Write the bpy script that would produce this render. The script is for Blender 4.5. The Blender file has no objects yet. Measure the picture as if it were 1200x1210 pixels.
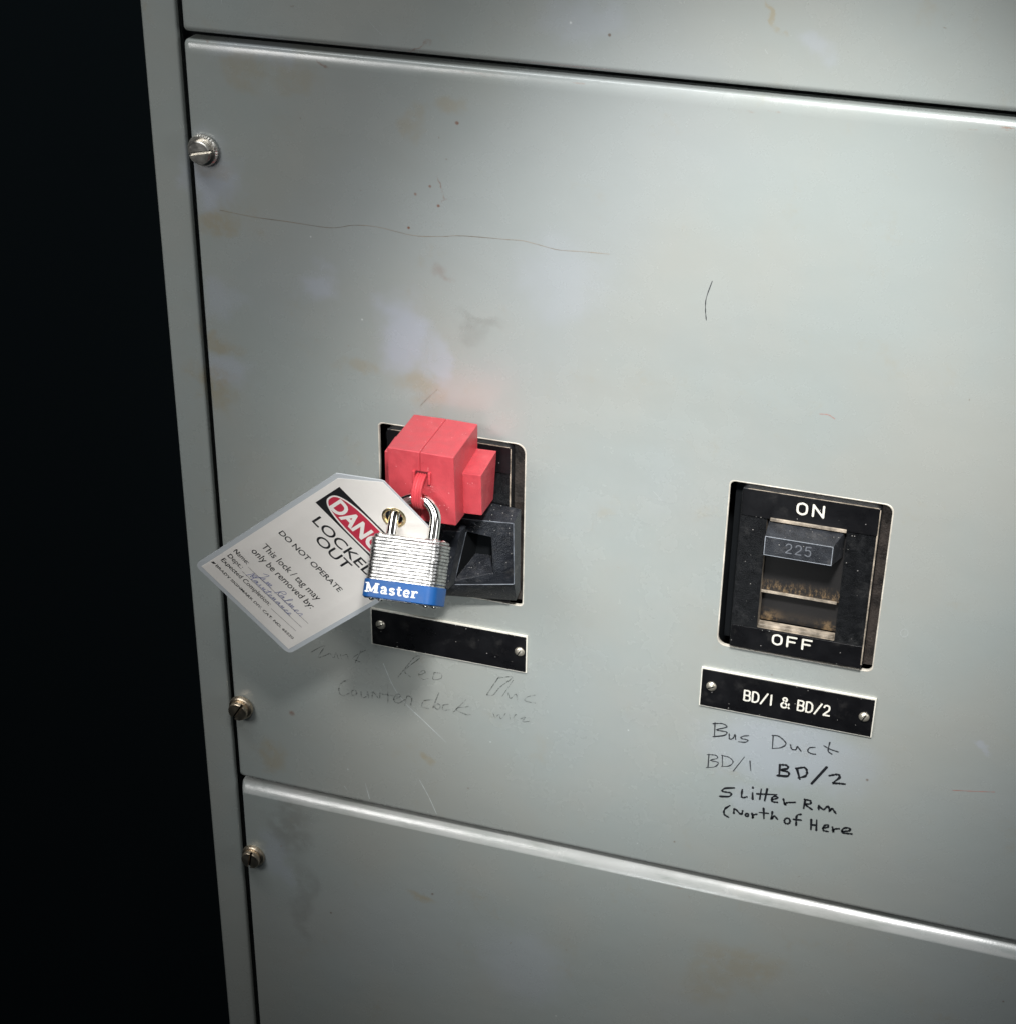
import bpy, bmesh, math, random
from mathutils import Vector, Matrix
from mathutils.geometry import delaunay_2d_cdt
random.seed(7)
S = 0.001                                   # everything below is in millimetres: x right, d out of the panel, z up
scene = bpy.context.scene
COL = scene.collection

# ------------------------------------------------------------------ camera, world, lamps
def V(x, d, z):
    return Vector((x*S, -d*S, z*S))

cam_d = bpy.data.cameras.new('camera'); cam = bpy.data.objects.new('camera', cam_d); COL.objects.link(cam)
cam_d.sensor_fit = 'HORIZONTAL'; cam_d.sensor_width = 36.0; cam_d.lens = 36.0*2129.0/1200.0
cam_d.clip_start = 0.01; cam_d.clip_end = 50
rot = Matrix(((0.95275743, -0.15802128, 0.25938882), (0.30351639, 0.46314265, -0.83269243), (0.0114491, 0.87208266, 0.48922465)))
cam.matrix_world = Matrix.Translation(Vector((0.29310937, -0.94094245, 0.55282385))) @ rot.to_4x4()
scene.camera = cam

w = bpy.data.worlds.new('World'); scene.world = w; w.use_nodes = True
bgn = w.node_tree.nodes['Background']; bgn.inputs[0].default_value = (0.30, 0.42, 0.50, 1); bgn.inputs[1].default_value = 0.02

def area(name, loc, target, size, power, color, spread=180, size_y=None):
    l = bpy.data.lights.new(name, 'AREA'); o = bpy.data.objects.new(name, l); COL.objects.link(o)
    l.energy = power; l.size = size; l.color = color; l.spread = math.radians(spread)
    if size_y: l.shape = 'RECTANGLE'; l.size_y = size_y
    p, t = V(*loc), V(*target)
    o.location = p; o.rotation_euler = (t-p).to_track_quat('-Z', 'Y').to_euler()
    return o
def spot(name, loc, target, power, color, half, blend, radius):
    l = bpy.data.lights.new(name, 'SPOT'); o = bpy.data.objects.new(name, l); COL.objects.link(o)
    l.energy = power; l.color = color; l.spot_size = 2*half; l.spot_blend = blend; l.shadow_soft_size = radius
    p, t = V(*loc), V(*target)
    o.location = p; o.rotation_euler = (t-p).to_track_quat('-Z', 'Y').to_euler()
    return o
KEY = spot('key_spot', (255, 600, 735), (142, 0, 60), 59, (1.0, 0.99, 0.975), 0.325, 0.9, 0.05)
LOW = spot('added_front_spot', (20, 800, -80), (70, 0, -88), 10.5, (0.93, 0.98, 1.0), 0.27, 1.0, 0.08)  # added unseen spot, brightens the lower part of the middle cover
TOP = area('overhead_softbox', (-160, 640, 1500), (100, 0, -260), 1.5, 6.0, (0.95, 0.98, 1.0), 150, 0.20)
SIDE = area('side_softbox', (1000, 420, 330), (60, 0, 0), 0.35, 0.7, (0.97, 0.98, 1.0), 140)
FILL = area('added_fill_light', (-545, 860, 540), (-110, 70, -10), 0.36, 0.55, (1.0, 0.99, 0.97), 60)  # added unseen fill, brightens the padlock front and the tag
scene.view_settings.view_transform = 'Standard'; scene.view_settings.look = 'None'
scene.view_settings.exposure = 0; scene.view_settings.gamma = 1
scene.cycles.max_bounces = 8

MARKER={"bus duct":[0.75,1,[[[140.9,-129.6],[141.2,-140.3]],[[139.7,-130.6],[145.7,-129.2],[148.6,-131.2],[142.2,-134.9],[148.8,-135.1],[147.4,-138.1],[140.4,-140.7]],[[150.6,-136.1],[151.1,-140.0],[153.3,-139.0],[154.4,-135.8],[155.0,-139.4]],[[163.1,-134.5],[159.4,-136.0],[158.4,-137.8],[162.8,-138.1],[161.4,-140.2],[157.2,-140.8]],[[178.7,-130.8],[179.0,-140.8]],[[178.1,-130.9],[182.4,-130.6],[187.2,-134.8],[184.8,-138.7],[179.0,-141.0]],[[190.2,-135.4],[191.3,-138.5],[194.0,-138.2],[194.6,-135.7],[197.3,-138.8]],[[205.7,-133.7],[202.3,-134.9],[201.5,-137.8],[203.8,-139.1],[206.5,-138.9]],[[214.5,-127.7],[214.1,-134.4],[216.7,-136.4]],[[211.1,-131.1],[215.0,-132.8],[220.5,-133.8]]]],"bd 1":[0.6,1,[[[138.6,-155.1],[138.7,-166.0]],[[137.5,-155.8],[143.0,-155.0],[144.3,-157.1],[140.0,-159.8],[145.1,-160.4],[143.1,-164.3],[137.6,-166.3]],[[147.4,-153.9],[148.0,-162.4]],[[146.9,-154.1],[151.9,-154.6],[154.7,-157.4],[152.4,-161.3],[147.5,-162.9]],[[161.7,-151.9],[155.4,-164.7]],[[165.5,-154.1],[166.6,-161.6]]]],"bd 2":[1.35,0,[[[184.9,-152.5],[185.1,-161.6]],[[184.9,-152.5],[189.2,-152.0],[190.0,-154.3],[185.8,-156.6],[190.7,-157.1],[190.5,-160.2],[184.0,-161.4]],[[195.8,-152.8],[198.4,-160.6]],[[195.3,-153.0],[200.6,-151.0],[202.5,-153.9],[201.7,-157.5],[197.6,-159.9]],[[214.5,-147.2],[206.2,-162.5]],[[216.8,-153.4],[221.7,-151.3],[223.3,-153.2],[219.7,-158.5],[222.9,-158.1],[227.0,-157.6]]]],"slitter rm":[1.15,0,[[[157.0,-178.1],[151.0,-180.0],[149.5,-182.8],[155.1,-182.8],[154.2,-185.8],[148.1,-187.3]],[[162.3,-178.2],[162.5,-184.4],[165.8,-183.3]],[[169.2,-179.2],[169.6,-184.3]],[[169.0,-174.4],[169.1,-175.3]],[[174.6,-174.8],[174.2,-183.1]],[[178.4,-173.5],[177.5,-183.4]],[[172.0,-179.2],[184.7,-176.7]],[[181.8,-181.5],[185.5,-179.3],[184.3,-178.0],[182.2,-179.7],[182.5,-182.8],[185.8,-182.7]],[[189.4,-179.0],[190.9,-183.5],[191.8,-181.5],[197.2,-179.8]],[[203.4,-176.2],[203.0,-183.2]],[[202.9,-175.9],[206.7,-176.1],[206.9,-178.5],[203.8,-179.8],[208.4,-182.8]],[[212.7,-181.7],[212.4,-178.7],[215.6,-181.0],[218.3,-177.5],[219.8,-181.3],[220.9,-178.7],[223.7,-182.0]]]],"north of here":[1.15,0,[[[155.1,-193.2],[152.1,-196.8],[151.9,-201.1],[154.9,-202.9]],[[158.2,-198.8],[158.6,-194.9],[163.0,-198.5],[163.9,-195.2]],[[167.9,-197.7],[167.7,-198.7],[167.0,-199.2],[166.3,-199.0],[165.9,-198.2],[166.2,-197.3],[166.8,-196.7],[167.6,-196.9],[167.9,-197.7]],[[170.1,-195.7],[171.0,-199.7],[171.1,-197.0],[173.3,-195.6]],[[177.3,-189.7],[178.2,-197.9]],[[175.0,-193.8],[180.6,-193.1]],[[183.2,-191.0],[183.1,-197.3],[184.6,-194.2],[187.0,-196.3]],[[195.3,-195.6],[194.9,-197.4],[193.6,-198.4],[192.2,-198.1],[191.6,-196.6],[192.0,-194.8],[193.2,-193.8],[194.6,-194.1],[195.3,-195.6]],[[201.8,-188.4],[199.2,-190.4],[199.4,-198.1]],[[197.3,-193.7],[202.2,-193.1]],[[208.7,-190.8],[209.2,-199.0]],[[212.2,-190.6],[212.7,-198.8]],[[209.1,-195.1],[212.5,-194.7]],[[216.9,-195.9],[220.0,-194.1],[219.3,-192.5],[217.2,-194.2],[217.2,-197.6],[220.3,-197.8]],[[222.7,-193.5],[223.6,-197.4],[224.0,-194.9],[227.1,-193.7]],[[229.4,-195.5],[234.1,-193.3],[232.8,-191.5],[229.7,-193.0],[229.5,-196.3],[235.5,-195.8]]]]}
PENCIL={"black":[0.45,2,[[[-139.3,-135.2],[-135.0,-131.5],[-129.0,-127.8],[-134.4,-137.9],[-129.3,-135.8],[-125.9,-133.3]],[[-125.1,-133.1],[-122.7,-136.3],[-120.9,-131.3],[-119.4,-136.1]],[[-117.6,-132.4],[-116.9,-135.9]],[[-116.0,-133.0],[-113.1,-131.4],[-111.9,-134.9]],[[-102.6,-126.4],[-107.0,-136.6]],[[-99.3,-124.8],[-108.6,-133.2],[-103.7,-135.3]]]],"red":[0.5,2,[[[-76.0,-141.8],[-64.4,-123.7],[-60.3,-122.9],[-71.0,-135.2],[-67.0,-139.8]],[[-60.5,-136.6],[-56.5,-133.9],[-58.1,-132.4],[-61.3,-136.8],[-58.1,-139.7],[-54.1,-137.9]],[[-50.0,-132.4],[-50.9,-138.1],[-45.2,-136.0],[-45.2,-132.3],[-50.0,-132.4]]]],"counter clock":[0.6,2,[[[-113.3,-152.3],[-118.5,-156.8],[-119.9,-163.7],[-117.2,-166.3],[-112.0,-162.9]],[[-106.7,-161.7],[-107.3,-163.4],[-108.8,-164.4],[-110.2,-164.0],[-110.7,-162.6],[-110.1,-160.8],[-108.6,-159.8],[-107.2,-160.2],[-106.7,-161.7]],[[-103.6,-160.0],[-102.9,-164.6],[-99.6,-162.9],[-98.6,-158.9],[-97.9,-163.8]],[[-95.4,-163.8],[-94.8,-158.1],[-90.4,-162.7],[-89.5,-157.8]],[[-83.6,-150.0],[-83.9,-165.0]],[[-87.9,-158.4],[-77.2,-157.9]],[[-79.7,-161.2],[-74.7,-157.3],[-77.1,-156.0],[-79.7,-161.2],[-76.4,-163.3],[-71.5,-159.4]],[[-71.5,-164.1],[-69.8,-156.2],[-66.5,-157.3],[-67.4,-163.2]],[[-51.8,-155.0],[-57.5,-157.2],[-59.2,-162.2],[-54.4,-163.0]],[[-46.9,-148.3],[-51.1,-161.3]],[[-45.9,-159.2],[-46.5,-160.9],[-47.8,-161.9],[-49.2,-161.5],[-49.8,-160.1],[-49.2,-158.4],[-47.8,-157.4],[-46.4,-157.7],[-45.9,-159.2]],[[-39.7,-155.9],[-43.8,-157.8],[-43.8,-161.5],[-38.9,-160.4]],[[-27.6,-149.5],[-36.5,-161.7]],[[-26.0,-154.7],[-34.9,-158.6],[-27.6,-161.6],[-24.4,-160.8]]]],"blue":[0.5,2,[[[-4.8,-126.2],[-13.3,-142.6]],[[-5.5,-127.2],[4.6,-124.1],[-3.9,-134.1],[-8.6,-141.5],[-13.3,-142.2]],[[5.4,-125.7],[-2.2,-141.0]],[[1.7,-137.4],[3.3,-141.6],[7.1,-137.1],[8.0,-141.5]],[[20.4,-135.0],[15.0,-137.7],[13.5,-141.2],[20.5,-141.4]]]],"wise":[0.5,2,[[[-8.5,-156.2],[-6.8,-159.6],[-4.5,-156.3],[-2.8,-159.6],[0.3,-154.3]],[[2.7,-154.6],[3.5,-159.1]],[[7.4,-153.5],[5.8,-156.7],[8.2,-158.0]],[[10.6,-156.5],[13.7,-154.5],[12.2,-158.5],[16.9,-156.9]]]]}
SCRATCH=[[0.45,"rust",[[[-185.1,176.4],[-162.4,174.7],[-141.6,174.5],[-113.1,174.0],[-98.3,177.4],[-82.6,178.2],[-60.4,175.7],[-42.8,177.3],[-29.8,179.3],[-3.9,180.4],[1.5,180.7],[6.8,180.9],[15.3,179.8],[28.1,178.0],[42.8,178.8],[58.4,179.3]]]],[0.45,"dark",[[[118.6,170.8],[115.9,160.2],[115.9,153.0],[116.8,146.8]]]],[0.5,"red",[[[186.3,98.3],[191.2,98.6],[195.3,96.5]],[[293.1,-146.3],[305.7,-143.9],[318.2,-141.4]]]],[0.35,"rust",[[[-57.3,65.1],[-52.2,71.2],[-46.1,77.9]]]],[0.5,"pale",[[[-86.6,-133.1],[-79.7,-150.3],[-70.7,-163.0],[-58.6,-173.6],[-42.1,-188.3]],[[-102.6,-238.8],[-99.8,-251.6]],[[-118.9,-245.0],[-117.1,-247.6]],[[-61.7,-225.7],[-54.9,-238.9],[-49.4,-252.4]]]],[0.22,"pale",[[[252.7,-37.6],[252.3,-39.6],[250.8,-40.7],[249.1,-40.3],[248.3,-38.5],[248.7,-36.5],[250.2,-35.4],[251.8,-35.9],[252.7,-37.6]]]]]
STAINS=[[-67.0,113.1,21.7,33.0,"b",0.8],[-47.0,97.6,9.8,25.1,"b",0.55],[-123.2,134.2,16.6,15.4,"b",0.6],[-190.2,122.3,17.2,17.0,"b",0.4],[-191.3,198.5,20.0,28.9,"b",0.75],[-156.6,273.2,31.5,10.8,"b",0.4],[-187.1,67.9,17.6,13.0,"b",0.5],[162.3,311.6,15.4,9.5,"b",0.35],[43.9,310.0,28.2,13.4,"b",0.3],[-17.4,124.1,21.2,5.4,"d",0.33],[-21.6,116.3,9.6,7.7,"d",0.25],[-185.7,168.8,16.9,9.7,"y",0.55],[-190.4,87.9,17.5,9.4,"y",0.5],[-193.0,52.1,16.6,18.0,"y",0.6],[-130.7,263.4,20.9,12.3,"y",0.3],[-160.0,263.1,16.0,14.8,"y",0.35],[-188.4,206.7,13.2,7.4,"y",0.3],[-55.5,75.2,16.5,12.6,"y",0.45],[-94.2,87.7,16.7,6.9,"y",0.35],[-33.1,253.6,10.1,7.7,"y",0.35],[-58.5,248.5,9.2,12.2,"y",0.3],[139.2,322.7,2.7,7.7,"y",0.6],[-156.6,-190.4,2.6,2.6,"r",0.6],[-171.6,-228.6,13.1,18.9,"y",0.45],[-51.5,-207.1,7.4,5.8,"y",0.6],[-61.8,-331.8,14.3,6.4,"y",0.6],[175.7,-326.7,34.9,22.7,"y",0.4],[152.9,-341.4,23.7,30.7,"y",0.3],[29.0,159.9,30.4,30.9,"b",0.25],[-161.7,-291.3,20.0,35.3,"d",0.5],[-173.5,-322.1,13.6,24.2,"b",0.4],[-154.9,-357.7,11.0,49.1,"d",0.35],[170.4,-184.5,22.1,13.6,"b",0.3],[188.9,-142.4,64.0,32.4,"b",0.5],[305.0,-108.9,7.1,3.8,"b",0.5],[17.4,-373.9,38.2,48.1,"b",0.3],[-44.0,209.7,0.8,5.6,"r",0.8],[-49.7,207.0,1.1,1.0,"r",0.7],[-44.6,195.8,1.2,1.1,"r",0.8],[-58.7,201.3,1.1,1.1,"r",0.7],[-188.5,276.7,4.3,1.9,"r",0.9],[-58.0,284.7,6.1,1.0,"r",0.5],[-114.4,276.6,4.6,1.3,"r",0.5],[-33.1,246.2,1.5,1.3,"r",0.9],[-63.2,180.1,1.1,1.0,"r",0.9],[-38.6,153.6,5.3,7.5,"r",0.25]]


# ------------------------------------------------------------------ node helpers
class NT:
    def __init__(s, name):
        s.m = bpy.data.materials.new(name); s.m.use_nodes = True
        s.n = s.m.node_tree.nodes; s.l = s.m.node_tree.links
        s.b = s.n['Principled BSDF']
    def node(s, typ, **kw):
        n = s.n.new(typ)
        for k, v in kw.items():
            if k.startswith('i_'):
                key = k[2:]; key = int(key) if key.isdigit() else key.replace('_', ' ')
                s.put(n.inputs[key], v)
            else: setattr(n, k, v)
        return n
    def put(s, sock, v):
        if hasattr(v, 'links') or isinstance(v, bpy.types.NodeSocket): s.l.new(v, sock)
        else: sock.default_value = v
    def math(s, op, a, b=0.0, c=None, clamp=False):
        n = s.n.new('ShaderNodeMath'); n.operation = op; n.use_clamp = clamp
        s.put(n.inputs[0], a); s.put(n.inputs[1], b)
        if c is not None: s.put(n.inputs[2], c)
        return n.outputs[0]
    def vmath(s, op, a, b):
        n = s.n.new('ShaderNodeVectorMath'); n.operation = op
        s.put(n.inputs[0], a); s.put(n.inputs[1], b); return n
    def pos(s, obj=False):
        if obj: return s.node('ShaderNodeTexCoord').outputs['Object']
        return s.node('ShaderNodeNewGeometry').outputs['Position']
    def noise(s, scale, detail=4, rough=.5, vec=None, dist=0.0, col=False):
        n = s.node('ShaderNodeTexNoise'); n.inputs['Scale'].default_value = scale
        n.inputs['Detail'].default_value = detail; n.inputs['Roughness'].default_value = rough; n.inputs['Distortion'].default_value = dist
        if vec is not None: s.l.new(vec, n.inputs['Vector'])
        return n.outputs['Color' if col else 'Fac']
    def rng(s, v, a, b, c=0.0, d=1.0, smooth=True):
        n = s.n.new('ShaderNodeMapRange'); n.interpolation_type = 'SMOOTHSTEP' if smooth else 'LINEAR'
        s.put(n.inputs['Value'], v)
        for k, x in (('From Min', a), ('From Max', b), ('To Min', c), ('To Max', d)): n.inputs[k].default_value = x
        return n.outputs['Result']
    def mix(s, f, a, b):
        n = s.n.new('ShaderNodeMix'); n.data_type = 'RGBA'
        s.put(n.inputs[0], f)
        for k, x in ((6, a), (7, b)):
            if isinstance(x, tuple) and len(x) == 3: x = (*x, 1)
            s.put(n.inputs[k], x)
        return n.outputs[2]
    def bump(s, h, strength=.2, dist=.001, normal=None):
        n = s.n.new('ShaderNodeBump'); n.inputs['Strength'].default_value = strength; n.inputs['Distance'].default_value = dist
        s.put(n.inputs['Height'], h)
        if normal is not None: s.l.new(normal, n.inputs['Normal'])
        return n.outputs[0]
    def dots(s, scale, radius, keep, vec):
        v = s.node('ShaderNodeTexVoronoi'); v.inputs['Scale'].default_value = scale; s.l.new(vec, v.inputs['Vector'])
        near = s.rng(v.outputs['Distance'], radius, radius*.45)
        sep = s.node('ShaderNodeSeparateColor'); s.l.new(v.outputs['Color'], sep.inputs[0])
        return s.math('MULTIPLY', near, s.math('LESS_THAN', sep.outputs[0], keep))

def simple(name, col, rough=.5, metal=0.0, grain=0.0, scale=400, coat=0.0, spec=.5, var=.15, dust=0.0, obj=True, dustcol=(.45, .43, .40)):
    t = NT(name); p = t.pos(obj)
    n1 = t.noise(scale*.12, 5, .6, p); n2 = t.noise(scale, 3, .6, p)
    c = t.mix(t.rng(n1, .3, .7), tuple(x*(1-var) for x in col), tuple(min(1, x*(1+var)) for x in col))
    if dust:
        d = t.math('MULTIPLY', t.dots(700, .28, .10*dust, p), .8)
        d = t.math('MAXIMUM', d, t.math('MULTIPLY', t.rng(t.noise(90, 8, .7, p), .52, .8), .22*dust))
        c = t.mix(d, c, dustcol)
    t.l.new(c, t.b.inputs['Base Color'])
    t.l.new(t.rng(n1, .25, .75, max(0.02, rough*.8), min(1, rough*1.25)), t.b.inputs['Roughness'])
    t.b.inputs['Metallic'].default_value = metal; t.b.inputs['Coat Weight'].default_value = coat
    t.b.inputs['Specular IOR Level'].default_value = spec
    if grain: t.l.new(t.bump(n2, grain, .0006), t.b.inputs['Normal'])
    return t.m

# ------------------------------------------------------------------ painted steel of the cabinet
def painted_steel():
    t = NT('painted_steel'); p = t.pos()
    wob = t.vmath('SUBTRACT', t.noise(28, 5, .6, p, col=True), (.5, .5, .5)).outputs[0]
    wob2 = t.vmath('MULTIPLY', wob, (.05, 0, .05)).outputs[0]
    wp = t.vmath('ADD', p, wob2).outputs[0]
    a, b, c3 = (.338, .374, .362), (.360, .375, .350), (.342, .372, .372)
    col = t.mix(t.rng(t.noise(7, 4, .55, p), .35, .65), a, b)
    col = t.mix(t.math('MULTIPLY', t.rng(t.noise(4.5, 3, .5, t.vmath('ADD', p, (3, 1, 2)).outputs[0]), .45, .7), .8), col, c3)
    keys = {'b': ((.42, .455, .53), .8), 'd': ((.17, .165, .15), .8), 'y': ((.33, .27, .155), .85), 'r': ((.20, .08, .04), 1)}
    facs = {}
    for (x, z, rx, rz, k, s) in STAINS:
        q = t.vmath('SUBTRACT', wp if max(rx, rz) > 4 else p, (x*S, 0, z*S)).outputs[0]
        q = t.vmath('MULTIPLY', q, (1/(rx*S), 0, 1/(rz*S))).outputs[0]
        ln = t.vmath('LENGTH', q, (0, 0, 0)).outputs['Value']
        f = t.rng(ln, 1.15, .35, 0, s)
        facs[k] = t.math('MAXIMUM', facs[k], f) if k in facs else f
    brk = t.rng(t.noise(90, 9, .7, p), .28, .56)
    col = t.mix(t.math('MULTIPLY', t.rng(t.noise(1400, 2, .5, p), .3, .7), .10), col, (.30, .32, .30))
    for k in 'bydr':
        f = facs[k]
        if k != 'b': f = t.math('MULTIPLY', f, brk)
        col = t.mix(t.math('MULTIPLY', f, keys[k][1]), col, keys[k][0])
    # general dirt, rust pin-pricks and pale chips
    col = t.mix(t.math('MULTIPLY', t.rng(t.noise(26, 10, .75, p), .56, .76), .34), col, (.33, .28, .18))
    col = t.mix(t.math('MULTIPLY', t.dots(75, .09, .05, p), .7), col, (.13, .08, .05))
    col = t.mix(t.math('MULTIPLY', t.dots(95, .08, .03, t.vmath('ADD', p, (5, 5, 5)).outputs[0]), .6), col, (.75, .78, .78))
    # worn, rusty folds along the top of each cover
    sp = t.node('ShaderNodeSeparateXYZ'); t.l.new(p, sp.inputs[0])
    for z0, z1, m in ((.268, .279, 1.0), (-.274, -.2615, 1.2), (.282, .287, .8), (-.256, -.250, .6)):
        band = t.math('MULTIPLY', t.rng(sp.outputs[2], z0-.001, z0+.002), t.rng(sp.outputs[2], z1+.001, z1-.002))
        st = t.vmath('MULTIPLY', p, (.35, 1, 2.2)).outputs[0]
        rn = t.math('MULTIPLY', t.rng(t.noise(60, 9, .75, st), .60, .68), t.rng(t.noise(9, 2, .5, p), .42, .6))
        col = t.mix(t.math('MULTIPLY', t.math('MULTIPLY', band, rn), .75*m), col, (.27, .13, .075))
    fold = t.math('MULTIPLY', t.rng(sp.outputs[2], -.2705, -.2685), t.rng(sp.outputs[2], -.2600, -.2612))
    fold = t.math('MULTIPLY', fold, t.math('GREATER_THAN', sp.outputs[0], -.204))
    rub_sheen = t.math('MULTIPLY', fold, t.rng(t.noise(45, 8, .7, t.vmath('MULTIPLY', p, (.4, 1, 2)).outputs[0]), .35, .55))
    col = t.mix(t.math('MULTIPLY', rub_sheen, .5), col, (.56, .56, .55))  # rubbed paint, made paler to paint in the fold's bright highlight
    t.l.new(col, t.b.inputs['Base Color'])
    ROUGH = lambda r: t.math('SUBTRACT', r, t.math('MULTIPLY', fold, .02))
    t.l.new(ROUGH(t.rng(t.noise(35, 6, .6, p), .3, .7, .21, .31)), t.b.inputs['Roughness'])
    t.b.inputs['Specular IOR Level'].default_value = 1.0
    h1 = t.noise(9, 3, .5, p); h2 = t.noise(900, 3, .6, p); h3 = t.noise(140, 4, .6, p)
    nb = t.bump(h1, .35, .004); nb = t.bump(h3, .10, .0005, nb); nb = t.bump(h2, .10, .0003, nb)
    t.l.new(nb, t.b.inputs['Normal'])
    return t.m

PAINT = painted_steel()
CUT = simple('bare_cut_edge', (.62, .58, .50), .5, 0, .2, 600, var=.3)
DARK = simple('dark_interior', (.006, .007, .008), .9, spec=.1)
BACK = simple('black_backdrop', (.026, .036, .041), .95, spec=.0, var=.0, obj=False)
PHEN = simple('black_phenolic', (.005, .005, .006), .30, 0, .05, 500, dust=.22, spec=.45)
MOLD = simple('black_moulding', (.006, .0065, .0075), .42, 0, .6, 1500, dust=.22, spec=.3, var=.3)
MOLDG = simple('grey_moulding', (.026, .029, .035), .42, 0, .8, 1300, dust=.7, spec=.6, var=.3)
BLOCKM = simple('charcoal_moulding', (.016, .018, .023), .34, 0, .7, 1100, dust=1.0, spec=.6, var=.35)
WORN_LIT = simple('worn_lit_edge', (.33, .28, .22), .55, 0, .6, 900, var=.55)  # worn, dusty cream; also the painted highlight on breaker plate edges
IVORY = simple('ivory_fill', (.80, .77, .68), .5, 0, .1, 500, var=.08)
BRASS = simple('old_brass', (.62, .52, .40), .36, 1.0, .3, 700, var=.3)
NICKEL = simple('tarnished_nickel', (.74, .71, .65), .34, 1.0, .25, 700, var=.3)
SCREWM = simple('zinc_screw', (.80, .74, .62), .3, .8, .2, 700)
RED = simple('red_plastic', (.55, .065, .080), .34, 0, .30, 1400, dust=.6, var=.07, spec=.45, dustcol=(.85, .42, .42))
REDD = simple('red_plastic_loop', (.60, .06, .075), .45, 0, .35, 900, var=.08)
CHROME = simple('chrome', (.84, .82, .78), .12, 1.0, .0, 600, var=.05)
BLUE = simple('blue_vinyl', (.006, .090, .31), .45, 0, .15, 600, var=.12)
WHITEP = simple('white_print', (.82, .82, .80), .5, var=.03)
PAPER = simple('tag_paper', (.88, .845, .80), .42, 0, .08, 300, var=.025, spec=.5)
INKB = simple('black_ink', (.016, .016, .018), .45, var=.1)
INKR = simple('red_ink', (.55, .035, .07), .45, var=.06)
PEN = simple('ballpoint_ink', (.12, .14, .34), .5, var=.2)
MARK = simple('marker_ink', (.010, .011, .014), .4, var=.2, obj=False)
MARKT = simple('thin_marker_ink', (.03, .033, .038), .45, var=.4, obj=False)
RUSTI = simple('rust_scratch', (.22, .175, .13), .7, var=.4, obj=False)
PALE = simple('pale_scratch', (.52, .555, .55), .6, var=.2, obj=False)
REDI = simple('red_scuff', (.42, .12, .09), .6, var=.3, obj=False)

def pencil():
    t = NT('faint_pencil'); p = t.pos()
    t.b.inputs['Base Color'].default_value = (.055, .06, .06, 1); t.b.inputs['Roughness'].default_value = .6
    t.l.new(t.rng(t.noise(420, 3, .7, p), .42, .58, .12, .62), t.b.inputs['Alpha'])
    return t.m
PENC = pencil()

def steel_plates():
    t = NT('laminated_steel'); p = t.pos(True)
    st = t.vmath('MULTIPLY', p, (12, 12, 160)).outputs[0]
    n = t.noise(28, 6, .75, st)
    n2 = t.noise(260, 6, .7, p)
    c = t.mix(t.rng(n2, .35, .65), (.38, .38, .38), (.64, .635, .62))
    t.l.new(c, t.b.inputs['Base Color']); t.b.inputs['Metallic'].default_value = 1.0
    t.l.new(t.rng(n, .3, .7, .16, .42), t.b.inputs['Roughness'])
    nb = t.bump(n, .22, .0004); nb = t.bump(n2, .2, .0003, nb); t.l.new(nb, t.b.inputs['Normal'])
    return t.m
STEEL = steel_plates()

def dusty():
    t = NT('dusty_slot'); p = t.pos(True)
    sp = t.node('ShaderNodeSeparateXYZ'); t.l.new(p, sp.inputs[0])
    st = t.vmath('MULTIPLY', p, (2.5, 1, .8)).outputs[0]
    n = t.noise(330, 7, .8, st)
    h = t.rng(sp.outputs[2], -.0035, -.0125, 0, 1)
    f = t.math('MULTIPLY', t.math('MULTIPLY', t.rng(n, .47, .66), h), t.math('GREATER_THAN', sp.outputs[2], -.0146))
    low = t.math('MULTIPLY', t.rng(sp.outputs[2], -.028, -.039), t.rng(t.noise(70, 6, .7, p), .45, .62))
    low = t.math('MULTIPLY', low, t.rng(t.math('ABSOLUTE', t.math('ADD', sp.outputs[0], .0012)), .008, .019, .12, 1.0))
    f = t.math('MAXIMUM', f, t.math('MULTIPLY', low, t.math('LESS_THAN', sp.outputs[2], -.0146)))
    t.l.new(t.mix(f, (.010, .009, .009), (.26, .17, .085)), t.b.inputs['Base Color']); t.b.inputs['Roughness'].default_value = .7
    return t.m
DUSTY = dusty()
GASK = simple('dusty_gasket', (.022, .017, .014), .6, 0, 1.0, 700, var=.8, dust=.5, dustcol=(.30, .22, .15))

def film():
    t = NT('clear_laminate'); t.b.inputs['Base Color'].default_value = (.66, .70, .73, 1)
    t.b.inputs['Roughness'].default_value = .22; t.b.inputs['Alpha'].default_value = .90
    t.b.inputs['Coat Weight'].default_value = .5; t.b.inputs['Transmission Weight'].default_value = .08
    return t.m
FILM = film()

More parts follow.
